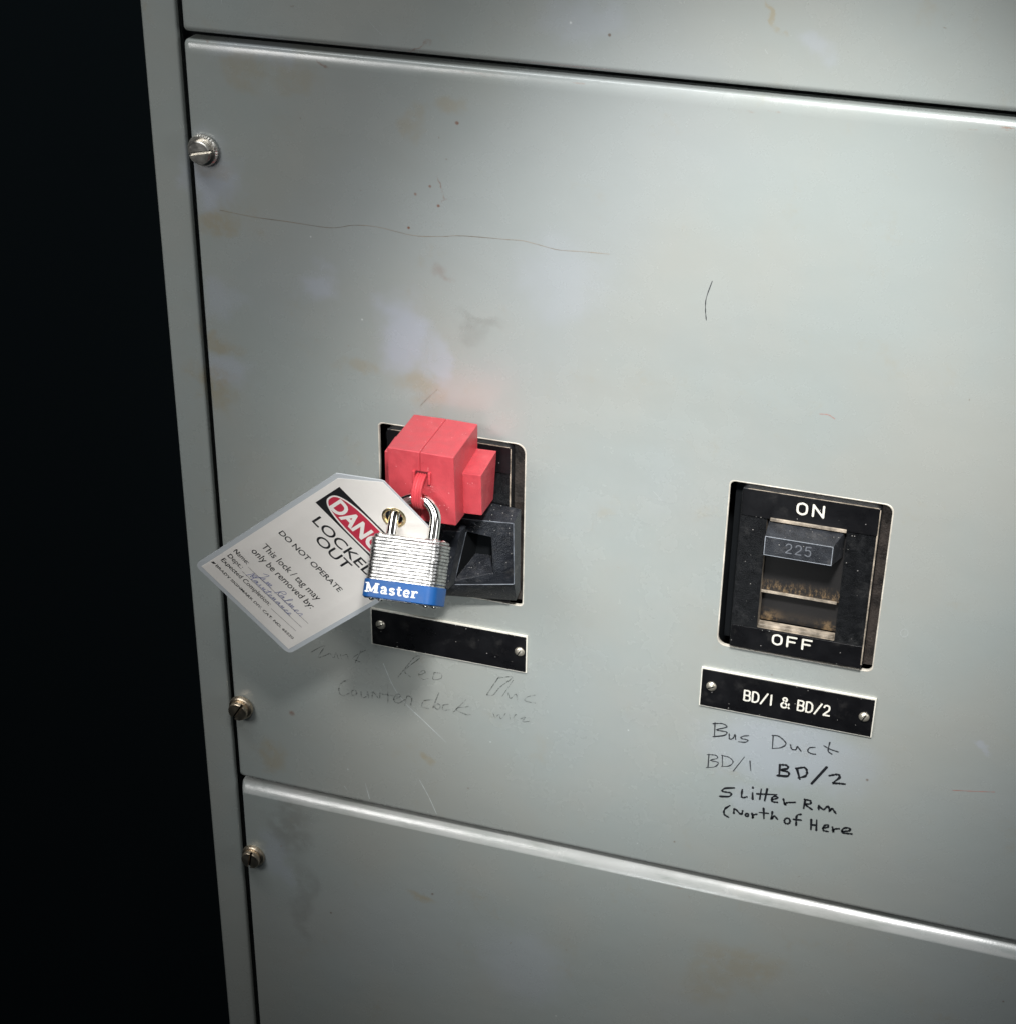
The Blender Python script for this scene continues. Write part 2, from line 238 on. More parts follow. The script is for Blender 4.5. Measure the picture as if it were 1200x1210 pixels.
# ------------------------------------------------------------------ object helpers
def tag(o, label=None, cat=None, group=None, kind=None):
    for k, v in (('label', label), ('category', cat), ('group', group), ('kind', kind)):
        if v: o[k] = v
    return o
def empty(name, x, d, z, R=None):
    o = bpy.data.objects.new(name, None); COL.objects.link(o); o.empty_display_size = .01
    m = Matrix.Translation(V(x, d, z))
    if R is not None: m = m @ R.to_4x4()
    o.matrix_world = m
    return o
def link(name, bm, mats, parent=None, smooth=False, bevel=0.0, loc=None, segs=2, angle=35):
    bmesh.ops.recalc_face_normals(bm, faces=bm.faces) if getattr(bm, 'fixn', True) else None
    me = bpy.data.meshes.new(name); bm.to_mesh(me); bm.free()
    for m in (mats if isinstance(mats, (list, tuple)) else [mats]): me.materials.append(m)
    if smooth:
        for p in me.polygons: p.use_smooth = True
        me.set_sharp_from_angle(angle=math.radians(angle))
    o = bpy.data.objects.new(name, me); COL.objects.link(o)
    if loc is not None: o.location = V(*loc)
    if parent is not None: o.parent = parent
    if bevel:
        b = o.modifiers.new('edge', 'BEVEL'); b.width = bevel*S; b.segments = segs; b.limit_method = 'ANGLE'; b.angle_limit = math.radians(40)
        b.harden_normals = False
        for p in me.polygons: p.use_smooth = True
        me.set_sharp_from_angle(angle=math.radians(angle))
        wn = o.modifiers.new('wn', 'WEIGHTED_NORMAL'); wn.keep_sharp = False
        for e in me.edges: pass
        me.attributes.remove(me.attributes['sharp_edge']) if 'sharp_edge' in me.attributes else None
    return o
def hexa(bm, P, mi=0):
    """P: 8 points (x,d,z): front face 4 (tl,tr,br,bl) then back face 4"""
    v = [bm.verts.new(V(*p)) for p in P]
    fs = [(0, 1, 2, 3), (7, 6, 5, 4), (0, 4, 5, 1), (1, 5, 6, 2), (2, 6, 7, 3), (3, 7, 4, 0)]
    for f in fs:
        bm.faces.new([v[i] for i in f]).material_index = mi
    return bm
def box(bm, x0, x1, d0, d1, z0, z1, mi=0):
    return hexa(bm, [(x0, d1, z1), (x1, d1, z1), (x1, d1, z0), (x0, d1, z0), (x0, d0, z1), (x1, d0, z1), (x1, d0, z0), (x0, d0, z0)], mi)
def new(): return bmesh.new()

def rrect(x0, x1, z0, z1, r, n=5):
    """rounded rectangle, counter-clockwise from the viewer, r: (bl, br, tr, tl)"""
    if not isinstance(r, (tuple, list)): r = (r,)*4
    out = []
    for (cx, cz, a0, rr) in ((x0+r[0], z0+r[0], 180, r[0]), (x1-r[1], z0+r[1], 270, r[1]), (x1-r[2], z1-r[2], 0, r[2]), (x0+r[3], z1-r[3], 90, r[3])):
        for k in range(n+1):
            a = math.radians(a0+90*k/n); out.append((cx+rr*math.cos(a), cz+rr*math.sin(a)))
    return out
def plate(bm, x0, x1, z0, z1, d, rc=3, inset=(1, 1, 1, 1), e=1.0, back=-10, holes=(), wall=3, nr=5, chord=0.0, mi_edge=0, mi_hole=1, mi_front=0):
    """sheet with folded edges: inset = width of the roll at left, right, bottom, top; e = its depth; holes = outlines"""
    L, R_, B_, T_ = inset
    rings = []
    def ring(k, dep):
        pts = rrect(x0+L*k, x1-R_*k, z0+B_*k, z1-T_*k, max(.2, rc if not isinstance(rc, tuple) else 1) if not isinstance(rc, tuple) else tuple(max(.2, q) for q in rc))
        return [bm.verts.new(V(x, dep, z)) for x, z in pts]
    rings.append(ring(0, back))
    for j in range(nr+1):
        th = math.radians(90*j/nr); kk, dd = 1-math.cos(th), 1-math.sin(th)
        t_ = j/nr; kk = kk*(1-chord)+t_*chord; dd = dd*(1-chord)+(1-t_)*chord; rings.append(ring(kk, d-e*dd))
    n = len(rings[0])
    for a, b in zip(rings, rings[1:]):
        for i in range(n):
            f = bm.faces.new((a[i], a[(i+1) % n], b[(i+1) % n], b[i])); f.material_index = mi_edge; f.smooth = True
    # front sheet with holes
    loops = [rings[-1]]
    for h in holes:
        loops.append([bm.verts.new(V(x, d, z)) for x, z in h])
    pts = []; edges = []; vs = []
    for lp in loops:
        s = len(pts); m = len(lp)
        for v in lp: pts.append(Vector((v.co.x, v.co.z))); vs.append(v)
        edges += [(s+i, s+(i+1) % m) for i in range(m)]
    co, ed, fa, ov, oe, of = delaunay_2d_cdt(pts, edges, [], 0, 1e-7)
    def inside(c, poly):
        r = False; m = len(poly)
        for i in range(m):
            a, b = poly[i].co, poly[(i+1) % m].co
            if (a.z > c[1]) != (b.z > c[1]) and c[0] < (b.x-a.x)*(c[1]-a.z)/(b.z-a.z)+a.x: r = not r
        return r
    for f in fa:
        c = sum((co[i] for i in f), Vector((0, 0)))/len(f)
        if not inside(c, loops[0]) or any(inside(c, l) for l in loops[1:]): continue
        tri = [vs[ov[i][0]] for i in f]
        try: fc = bm.faces.new(tri)
        except ValueError: continue
        fc.normal_update()
        if fc.normal.y > 0: fc.normal_flip()
        fc.material_index = mi_front; fc.smooth = False
    for lp in loops[1:]:
        bk = [bm.verts.new(v.co+Vector((0, wall*S, 0))) for v in lp]; m = len(lp)
        for i in range(m):
            f = bm.faces.new((lp[i], lp[(i+1) % m], bk[(i+1) % m], bk[i])); f.material_index = mi_hole
    bm.fixn = False
    return bm
class BM:            # bmesh cannot carry attributes, so wrap the flag
    pass
def plate_obj(name, mats, parent=None, loc=None, **kw):
    bm = bmesh.new(); args = kw.pop('rect')
    try: plate(bm, *args, **kw)
    except AttributeError: pass
    bmesh.ops.remove_doubles(bm, verts=bm.verts, dist=1e-7)
    bmesh.ops.recalc_face_normals(bm, faces=bm.faces)
    me = bpy.data.meshes.new(name); bm.to_mesh(me); bm.free()
    for m in mats: me.materials.append(m)
    o = bpy.data.objects.new(name, me); COL.objects.link(o)
    if parent is not None: o.parent = parent
    if loc is not None: o.location = V(*loc)
    return o
def lathe(bm, prof, seg=40, knurl=0.0, mi=0, cx=0, cz=0, closed=True):
    """prof: (radius, depth) revolved round the outward axis"""
    rings = []
    for k, (r, d) in enumerate(prof):
        rings.append([bm.verts.new(V(cx+(r+(knurl if (i % 2 and 0 < k < len(prof)-1 and r > 7.5) else 0))*math.cos(2*math.pi*i/seg), d,
                                     cz+(r+(knurl if (i % 2 and 0 < k < len(prof)-1 and r > 7.5) else 0))*math.sin(2*math.pi*i/seg))) for i in range(seg)])
    for a, b in zip(rings, rings[1:]):
        for i in range(seg):
            bm.faces.new((a[i], a[(i+1) % seg], b[(i+1) % seg], b[i])).material_index = mi
    if closed:
        bm.faces.new(rings[-1]).material_index = mi
    return bm
def tube(bm, pts, r, seg=16, cap=True):
    """pts: Vectors already in metres, r in metres"""
    rings = []; up = None
    for i, p in enumerate(pts):
        t = (pts[min(i+1, len(pts)-1)]-pts[max(i-1, 0)]).normalized()
        if up is None:
            up = t.orthogonal().normalized()
        up = (up-t*up.dot(t)).normalized(); s = t.cross(up)
        rings.append([bm.verts.new(p+(up*math.cos(a)+s*math.sin(a))*r) for a in [2*math.pi*k/seg for k in range(seg)]])
    for a, b in zip(rings, rings[1:]):
        for i in range(seg): bm.faces.new((a[i], a[(i+1) % seg], b[(i+1) % seg], b[i]))
    if cap: bm.faces.new(rings[0]); bm.faces.new(rings[-1])
def smooth_line(pts, k=5):
    if len(pts) < 3: return [Vector((*p, 0)) for p in pts]
    P = [Vector((*p, 0)) for p in pts]; P = [P[0]*2-P[1]]+P+[P[-1]*2-P[-2]]; out = []
    for i in range(1, len(P)-2):
        for j in range(k):
            t = j/k; a, b, c, d = P[i-1:i+3]
            out.append(.5*((2*b)+(c-a)*t+(2*a-5*b+4*c-d)*t*t+(3*b-a-3*c+d)*t**3))
    out.append(P[-2]); return out
def ribbons(bm, strokes, w, f, smooth=True, lift=0.0, vary=0.0, cap=True):
    """flat strokes with round ends; f maps (u, v, height) in mm to a point"""
    h = lift
    for st in strokes:
        L = smooth_line(st) if smooth else [Vector((*p, 0)) for p in st]
        L = [p for i, p in enumerate(L) if i == 0 or (p-L[i-1]).length > .01]
        if len(L) < 2: L = [L[0], L[0]+Vector((.05, 0, 0))]
        left, right = [], []
        n = len(L); closed = n > 4 and (L[0]-L[-1]).length < .02
        if closed: L = L[:-1]; n -= 1
        for i, p in enumerate(L):
            t = ((L[(i+1) % n]-L[i-1]) if closed else (L[min(i+1, n-1)]-L[max(i-1, 0)])).normalized(); s = Vector((-t.y, t.x, 0))
            ww = w*.5*(1+vary*math.sin(i*1.7+p.x))
            if i not in (0, n-1):        # mitre
                t1 = (p-L[i-1]).normalized(); t2 = (L[i+1]-p).normalized(); c = max(.6, math.sqrt(max(0, (1+t1.dot(t2))/2))); ww /= c
            left.append(p+s*ww); right.append(p-s*ww)
        if cap and not closed:
            t = (L[0]-L[1]).normalized(); s = Vector((-t.y, t.x, 0)); capA = [L[0]+(s*math.cos(a)+t*math.sin(a))*w*.5 for a in [math.pi*k/6 for k in range(1, 6)]]
            t = (L[-1]-L[-2]).normalized(); s = Vector((-t.y, t.x, 0)); capB = [L[-1]+(s*math.cos(a)+t*math.sin(a))*w*.5 for a in [math.pi*k/6 for k in range(1, 6)]]
        lv = [bm.verts.new(f(p.x, p.y, h)) for p in left]; rv = [bm.verts.new(f(p.x, p.y, h)) for p in right]
        for i in range(n if closed else n-1): bm.faces.new((rv[i], rv[(i+1) % n], lv[(i+1) % n], lv[i]))
        if cap and not closed:
            a = [bm.verts.new(f(p.x, p.y, h)) for p in capA]; b = [bm.verts.new(f(p.x, p.y, h)) for p in capB]
            bm.faces.new([rv[0]]+a+[lv[0]]) if False else bm.faces.new([lv[0]]+a[::-1]+[rv[0]])
            bm.faces.new([lv[-1]]+b+[rv[-1]])
        h += .012
    return bm
_H = {}
def text_mesh(s, bold=0.0, spacing=1.0):
    key = (s, bold, spacing)
    if key in _H: return _H[key]
    cu = bpy.data.curves.new('t', 'FONT'); cu.body = s; cu.size = 1; cu.offset = bold; cu.space_character = spacing; cu.resolution_u = 4
    o = bpy.data.objects.new('t', cu); COL.objects.link(o)
    dg = bpy.context.evaluated_depsgraph_get(); me = bpy.data.meshes.new_from_object(o.evaluated_get(dg))
    vs = [v.co.copy() for v in me.vertices]; fs = [tuple(p.vertices) for p in me.polygons]
    bpy.data.objects.remove(o); bpy.data.curves.remove(cu); bpy.data.meshes.remove(me)
    _H[key] = (vs, fs); return _H[key]
def text(bm, s, u0, u1, base, cap, f, h=.1, bold=0.0, spacing=1.0):
    """lettering fitted between u0 and u1, capital height cap, on baseline base"""
    vs, fs = text_mesh(s, bold, spacing); hv, _ = text_mesh('H', bold)
    H = max(v.y for v in hv); x0 = min(v.x for v in vs); x1 = max(v.x for v in vs)
    sx = (u1-u0)/(x1-x0); sy = cap/H
    nv = [bm.verts.new(f(u0+(v.x-x0)*sx, base+v.y*sy, h)) for v in vs]
    for q in fs:
        try: bm.faces.new([nv[i] for i in q])
        except ValueError: pass
    return bm
def flat(name, bm, mat, parent):
    me = bpy.data.meshes.new(name); bm.to_mesh(me); bm.free(); me.materials.append(mat)
    o = bpy.data.objects.new(name, me); COL.objects.link(o); o.parent = parent; return o

# ------------------------------------------------------------------ setting: backdrop and cabinet frame
bm = new(); box(bm, -2600, 1800, -800, -795, -2000, 1600); tag(link('backdrop', bm, BACK), kind='structure')

frame = empty('cabinet_frame', -217, 0, -610)
tag(frame, 'narrow grey painted upright frame at the left edge of the metal cabinet, beside the covers', 'cabinet frame')
def rel(o):                       # shape given in panel coordinates, object parented to o
    return lambda: None
bm = new()
# upright stile: front strip with a rounded outer corner, folded back on both sides
prof = [(-229.6, -340), (-229.6, -6)]
for k in range(1, 6):
    a = math.radians(90*k/5); prof.append((-229.6+2.6*(1-math.cos(a)), -6+2.6*math.sin(a)))
prof += [(-208.1, -3.4)]
for k in range(1, 5):
    a = math.radians(90*k/4); prof.append((-208.1+1.6*math.sin(a), -5+1.6*math.cos(a)))
prof += [(-206.5, -6.8), (-224, -6.8), (-224, -336)]
rows = []
for z in (-980, 760): rows.append([bm.verts.new(V(x+217, d, z+610)) for x, d in prof])
n = len(prof)
for i in range(n): bm.faces.new((rows[0][i], rows[0][(i+1) % n], rows[1][(i+1) % n], rows[1][i]))
bm.faces.new(rows[0]); bm.faces.new(rows[1])
link('stile', bm, PAINT, frame, smooth=True, angle=50)
bm = new()
box(bm, 3, 1100, -46, -42, -400, 1400)  # dark sheet added behind the covers to block light
link('light_block_panel', bm, DARK, frame)
for z in (-258.6, 280.2):       # rails behind the joints between the covers
    bm = new(); box(bm, 9, 1100, -40, -14, z+610-9, z+610+9); link('rail', bm, DARK, frame)

# ------------------------------------------------------------------ cover panels
XR = 620
cutR = rrect(138.2, 234.4, -69.8, 46.6, (6, 4, 5, 3))
cutL = rrect(-85.2, 10.6, -67.6, 48.8, (6, 3, 6, 3))
def cover(rect, holes, label, ztop, zb, e=4.5, chord=0.0):
    o = plate_obj('cover_panel', [PAINT, CUT], rect=rect, rc=2.6, inset=(3.0, 3.0, zb, ztop), e=e, back=-13, holes=holes, wall=2.2, nr=10, chord=chord)
    return tag(o, label, 'cover panel')
upper = cover((-201.5, XR, 282.6, 700, 0), [], 'uppermost grey painted steel cover, only its bottom part in view above the top seam', 9, 4.0)
middle = cover((-201.5, XR, -256.4, 278.4, 0), [cutL, cutR], 'large middle grey painted steel cover with two breaker openings and handwriting on it', 8, 3.0, 3.2)
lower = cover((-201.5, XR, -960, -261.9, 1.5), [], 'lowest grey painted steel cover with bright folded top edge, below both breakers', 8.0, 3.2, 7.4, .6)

def on_panel(h0=.18):
    return lambda u, v, h: V(u, h0+h, v)
def write(name, data, parent, label=None, mats=(MARK, MARKT, PENC)):
    for key, (wd, mi, st) in data.items():
        bm = new(); ribbons(bm, st, wd*1.08, on_panel(), vary=.32); o = flat(name, bm, mats[mi], parent)
        o['label'] = label + ' reading ' + key if label else 'writing'
write('marker_writing', MARKER, middle, 'black felt pen handwriting')
write('pencil_writing', PENCIL, middle, 'faint pencil handwriting')
for wd, mk, st in SCRATCH:
    for s_ in st:
        par = lower if s_[0][1] < -261 else middle
        bm = new(); ribbons(bm, [s_], .26 if mk in ('rust', 'red') else wd, on_panel(.1), vary=.35)
        flat('scratch', bm, {'rust': RUSTI, 'dark': MARKT, 'red': REDI, 'pale': PALE}[mk], par)
rnd = random.Random(21)
for par, zr in ((upper, (295, 420)), (middle, (-250, 262)), (lower, (-480, -275))):
    for nm, mt, cnt, wd in (('hairline_scratches', PALE, 11, .13), ('dark_nicks', RUSTI, 14, .26)):
        bm = new()
        for k in range(cnt):
            x, zz = rnd.uniform(-190, 370), rnd.uniform(*zr)
            if any(a-6 < x < b+6 and -130 < zz < 60 for a, b in ((-95, 16), (128, 242))): continue
            a = rnd.gauss(-1.1, .7); L_ = rnd.expovariate(1/7)+1 if cnt == 11 else rnd.expovariate(1/1.2)+.3
            dx, dz = L_*math.cos(a), L_*math.sin(a); j = L_*.06
            ribbons(bm, [[(x, zz), (x+dx*.4+rnd.uniform(-j, j), zz+dz*.4), (x+dx, zz+dz)]], wd*rnd.uniform(.5, 1.3), on_panel((1.5 if par is lower else 0)+.08), vary=.3)
        o = flat(nm, bm, mt, par); o['kind'] = 'stuff'
for hl in (cutL, cutR):           # pale cut edge round each opening
    bm = new(); n = len(hl); cx = sum(p[0] for p in hl)/n; cz = sum(p[1] for p in hl)/n
    def off(p, k):
        dx, dz = p[0]-cx, p[1]-cz
        return (p[0]+k*math.copysign(min(1, abs(dx)/20), dx), p[1]+k*math.copysign(min(1, abs(dz)/20), dz))
    A = [bm.verts.new(V(*((q := off(p, -.15))[0], .05, q[1]))) for p in hl]
    B = [bm.verts.new(V(*((q := off(p, .30))[0], .20, q[1]))) for p in hl]
    C2 = [bm.verts.new(V(*((q := off(p, .65))[0], .03, q[1]))) for p in hl]
    for i in range(n):
        bm.faces.new((A[i], A[(i+1) % n], B[(i+1) % n], B[i])); bm.faces.new((B[i], B[(i+1) % n], C2[(i+1) % n], C2[i]))
    flat('opening_rim', bm, CUT, middle)

# ------------------------------------------------------------------ slotted thumb screws
def thumb_screw(x, z, rot, mat, label, brass):
    t = empty('thumb_screw', x, 0, z, Matrix.Rotation(math.radians(rot), 3, 'Y'))
    tag(t, label, 'screw', 'slotted thumb screws down the left edge of the covers')
    r = 9.6 if not brass else 8.6
    bm = new()
    if not brass:
        lathe(bm, [(4, -3), (r-.6, .3), (r, 1.0), (r, 2.6), (r-.8, 3.6), (6.9, 3.8)], 72, .30)
    else:
        lathe(bm, [(4, -3), (r-.8, .2), (r+.2, 1.2), (r+.3, 2.6), (r, 3.8), (r-.8, 4.6), (6.3, 5.0)], 72, .10)
    link('knurled_collar', bm, mat, t, smooth=True, angle=25)
    R = 7.1 if not brass else 6.9; d0, d1 = (3.7, 7.8) if not brass else (4.8, 9.2); g = 1.0
    bm = new()
    lathe(bm, [(R-.1, d0), (R, d0+.4), (R, d1-2.6)], 40)
    for sgn in (1, -1):
        pts = []
        a0 = math.asin(g/R)
        for k in range(15):
            a = a0+(math.pi-2*a0)*k/14; pts.append((math.cos(a), math.sin(a)))
        lo = [bm.verts.new(V(R*c, d1-2.6, sgn*R*s)) for c, s in pts]
        mi = [bm.verts.new(V(R*c, d1-.5, sgn*R*s)) for c, s in pts]
        hi = [bm.verts.new(V((R-.5)*c, d1, sgn*max(g, (R-.5)*s))) for c, s in pts]
        m = len(pts)
        for aa, bb in ((lo, mi), (mi, hi)):
            for i in range(m): bm.faces.new((aa[i], aa[(i+1) % m], bb[(i+1) % m], bb[i]))
        bm.faces.new(hi)
    h_ = link('slotted_head', bm, mat, t, smooth=True, angle=30)
    bm = new(); ribbons(bm, [[(-R+.4, .42), (R-.4, .42)]], .95, lambda u, v, q_: V(u, d1-2.54+q_, v), smooth=False, cap=False); flat('slot', bm, DARK, h_)  # dark strip over half the slot floor paints its shade
    return t
thumb_screw(-192.6, 213.4, -12, NICKEL, 'dull nickel thumb screw with level slot near the top of the middle cover', False)
thumb_screw(-194.6, -192.4, -58, BRASS, 'brassy thumb screw at bottom left of the middle cover, slot slanting', True)
thumb_screw(-193.4, -326.4, -80, BRASS, 'brassy thumb screw near the top left corner of the lowest cover, slot upright', True)

# ------------------------------------------------------------------ name plates
GL = {'O': [[(.5, 1), (.12, .85), (.04, .5), (.12, .15), (.5, 0), (.88, .15), (.96, .5), (.88, .85), (.5, 1)]],
      'N': [[(0, 0), (0, 1)], [(0, 1), (1, 0)], [(1, 0), (1, 1)]], 'F': [[(0, 0), (0, 1)], [(0, 1), (.9, 1)], [(0, .52), (.75, .52)]],
      'B': [[(0, 0), (0, 1)], [(0, 1), (.55, 1), (.85, .93), (.88, .76), (.8, .58), (.55, .53), (0, .53)], [(.55, .53), (.86, .46), (.97, .26), (.86, .06), (.55, 0), (0, 0)]],
      'D': [[(0, 0), (0, 1)], [(0, 1), (.5, 1), (.88, .82), (.97, .5), (.88, .18), (.5, 0), (0, 0)]],
      '/': [[(0, -.05), (1, 1.05)]], '1': [[(.5, 0), (.5, 1)]],
      '2': [[(.05, .78), (.2, .95), (.5, 1), (.82, .93), (.92, .72), (.8, .5), (.3, .2), (.04, 0)], [(.04, 0), (.95, 0)]],
      '5': [[(.9, 1), (.15, 1)], [(.15, 1), (.1, .58)], [(.1, .58), (.5, .66), (.85, .55), (.93, .3), (.8, .07), (.45, 0), (.05, .1)]],
      '&': [[(.98, 0), (.3, .7), (.25, .9), (.45, 1), (.65, .9), (.62, .7), (.15, .4), (.05, .2), (.2, .02), (.5, 0), (.8, .18), (.95, .42)]]}
def stroke_text(name, s, u0, u1, z0, z1, d, parent, mat, wd, widths=None, origin=(0, 0)):
    W = {'1': .35, '/': .75, ' ': .45, '&': 1.0}
    gap = .28 if len(s) > 4 else .42
    tot = sum(W.get(c, .72)+gap for c in s)-gap; k = (u1-u0)/tot; u = u0; r = []
    for c in s:
        wch = W.get(c, .72)*k
        if c != ' ':
            bm = new(); h = z1-z0
            for st in GL[c]:
                pass
            str_ = [[(u+px*wch-origin[0], z0+py*h-origin[1]) for px, py in st] for st in GL[c]]
            hh = 0
            for st in str_:
                ribbons(bm, [st], wd, lambda a, b, q: V(a, d+q, b), smooth=len(st) > 3, lift=hh); hh += .02
            r.append(flat(name, bm, mat, parent))
        u += wch+gap*k
    return r
def nameplate(x0, x1, z0, z1, label, words, sx):
    cx, cz = (x0+x1)/2, (z0+z1)/2
    t = empty('nameplate', cx, 0, cz); tag(t, label, 'nameplate', 'black nameplates screwed below the breakers')
    hx, hz = (x1-x0)/2, (z1-z0)/2
    bm = new(); box(bm, -hx, hx, .1, 1.6, -hz, hz); link('plate_back', bm, IVORY, t)
    bm = new(); box(bm, -hx+.7, hx-.7, 1.0, 2.0, -hz+.6, hz-.8); link('plate_face', bm, PHEN, t, bevel=.25)
    for k, (px, pz) in enumerate(sx):
        bm = new(); lathe(bm, [(3.3, 1.9), (3.4, 2.3), (2.9, 3.1), (1.9, 3.6), (.6, 3.8)], 24, cx=px-cx, cz=pz-cz)
        s_ = link('screw', bm, SCREWM, t, smooth=True, angle=60)
        bm = new(); a = (.5, 1.1)[k]
        ribbons(bm, [[(px-cx-2.4*math.cos(a), pz-cz-2.4*math.sin(a)), (px-cx+2.4*math.cos(a), pz-cz+2.4*math.sin(a))]], .7, lambda u, v, h: V(u, 3.86+h, v), smooth=False, cap=False)
        o = flat('slot', bm, DARK, s_)
    if words: stroke_text('letter', words, 158.3, 212.3, -106.6, -99.2, 2.08, t, IVORY, 1.15, origin=(cx, cz))
    return t
nameplate(129.8, 239.6, -117.2, -88.2, 'black nameplate engraved BD/1 & BD/2 in ivory below the right breaker', 'BD/1 & BD/2', ((137.0, -100.8), (233.6, -102.4)))
nameplate(-94.0, 14.6, -117.8, -89.3, 'blank black nameplate below the locked left breaker, behind the padlock', '', ((-86.9, -100.7), (9.8, -101.6)))

# ------------------------------------------------------------------ circuit breakers
def breaker(cx, cz, label, left):
    """centre of the face; cz is the middle of the opening"""
    t = empty('circuit_breaker', cx, 0, cz); tag(t, label, 'circuit breaker', 'moulded breakers in the two openings')
    z = lambda q: q+11.6                      # shapes below were measured on the right breaker, opening centre z = -11.6
    bm = new(); box(bm, -47, 47, -22, -9.5, -57, 57); link('base', bm, DARK, t)
    bm = new(); box(bm, 40.9, 47.2, -9, -1.6, z(-66), z(46)); link('gasket', bm, GASK, t)
    win = rrect(-25.0, 22.6, z(-50.0), z(28.6), .6)
    o = plate_obj('face_moulding', [WORN_LIT, DARK, MOLD, MOLD], t, rect=(-41.2, 41.2, z(-66.8), z(46.2), 3.6), rc=(3, 3, 5, 4), inset=(.4, .45, .4, .6), e=.6, back=-10,
                  holes=[win], wall=9, nr=3, mi_edge=3, mi_hole=0, mi_front=2)
    bm = new(); box(bm, -40.6, 40.4, 3.2, 4.7, z(27.2), z(45.7)); o = link('on_strip', bm, PHEN, t, bevel=.5)
    bm = new(); box(bm, -40.6, 40.4, 3.2, 4.25, z(-66.2), z(-50.6)); link('off_strip', bm, PHEN, t, bevel=.1)
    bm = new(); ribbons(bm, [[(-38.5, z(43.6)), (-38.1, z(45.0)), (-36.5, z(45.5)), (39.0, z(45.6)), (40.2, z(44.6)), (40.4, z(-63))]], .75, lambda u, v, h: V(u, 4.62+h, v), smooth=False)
    flat('worn_lit_edge', bm, WORN_LIT, t)  # pale line painting the lit top and right plate edges
    if not left:
        stroke_text('letter', 'ON', 179.6, 195.2, 34.1, 41.4, 4.78, t, IVORY, 1.3, origin=(cx, cz))
        stroke_text('letter', 'OFF', 172.7, 197.2, -59.5, -52.6, 4.34, t, IVORY, 1.3, origin=(cx, cz))
    # sliding shutter behind the handle, two steps
    bm = new(); box(bm, -25, 22.6, -9, -1.4, z(-26.0), z(28.6)); link('shutter', bm, DUSTY, t, bevel=.2)
    bm = new(); box(bm, -25, 21.0, -1.6, -.2, z(-26.6), z(-25.3)); link('ledge', bm, WORN_LIT, t)
    bm = new(); box(bm, -25, 22.6, -9, -7, z(-50), z(-26.2)); link('slot_floor', bm, DUSTY, t)
    bm = new(); box(bm, -24.5, 21.5, -1, 2.4, z(-49.8), z(-48.0)); link('sill', bm, WORN_LIT, t, bevel=.3)
    bm = new(); box(bm, -23.0, 22.4, -1, 5.3, z(26.3), z(28.6)); link('upper_ledge', bm, WORN_LIT, t, bevel=.4)
    # handle, in the ON position
    bm = new()
    hexa(bm, [(-23.0, 20, z(24.4)), (17.4, 20, z(24.4)), (17.4, 20, z(11.4)), (-23.0, 20, z(11.4)),
              (-24.0, 0, z(25.4)), (21.6, 0, z(25.4)), (21.6, 0, z(7.0)), (-24.0, 0, z(7.0))])
    h = link('toggle_handle', bm, MOLDG, t, bevel=.5)
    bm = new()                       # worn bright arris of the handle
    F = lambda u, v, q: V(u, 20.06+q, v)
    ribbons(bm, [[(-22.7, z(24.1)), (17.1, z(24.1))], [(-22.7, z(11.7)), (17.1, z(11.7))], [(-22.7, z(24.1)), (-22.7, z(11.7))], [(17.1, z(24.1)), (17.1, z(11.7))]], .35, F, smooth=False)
    flat('worn_lit_edge', bm, simple('worn_handle_edge', (.36, .39, .43), .5), h)
    if not left:
        stroke_text('numeral', '225', 177.2, 192.2, 15.3, 21.4, 20.06, h, simple('embossed_numeral', (.15, .16, .18), .45), .7, origin=(cx, cz))
    return t
RB = breaker(187.4, -11.6, 'uncovered right breaker marked ON and OFF, its 225 handle switched up', False)
LB = breaker(-37.6, -9.4, 'left breaker mostly hidden behind the red lockout clamp', True)

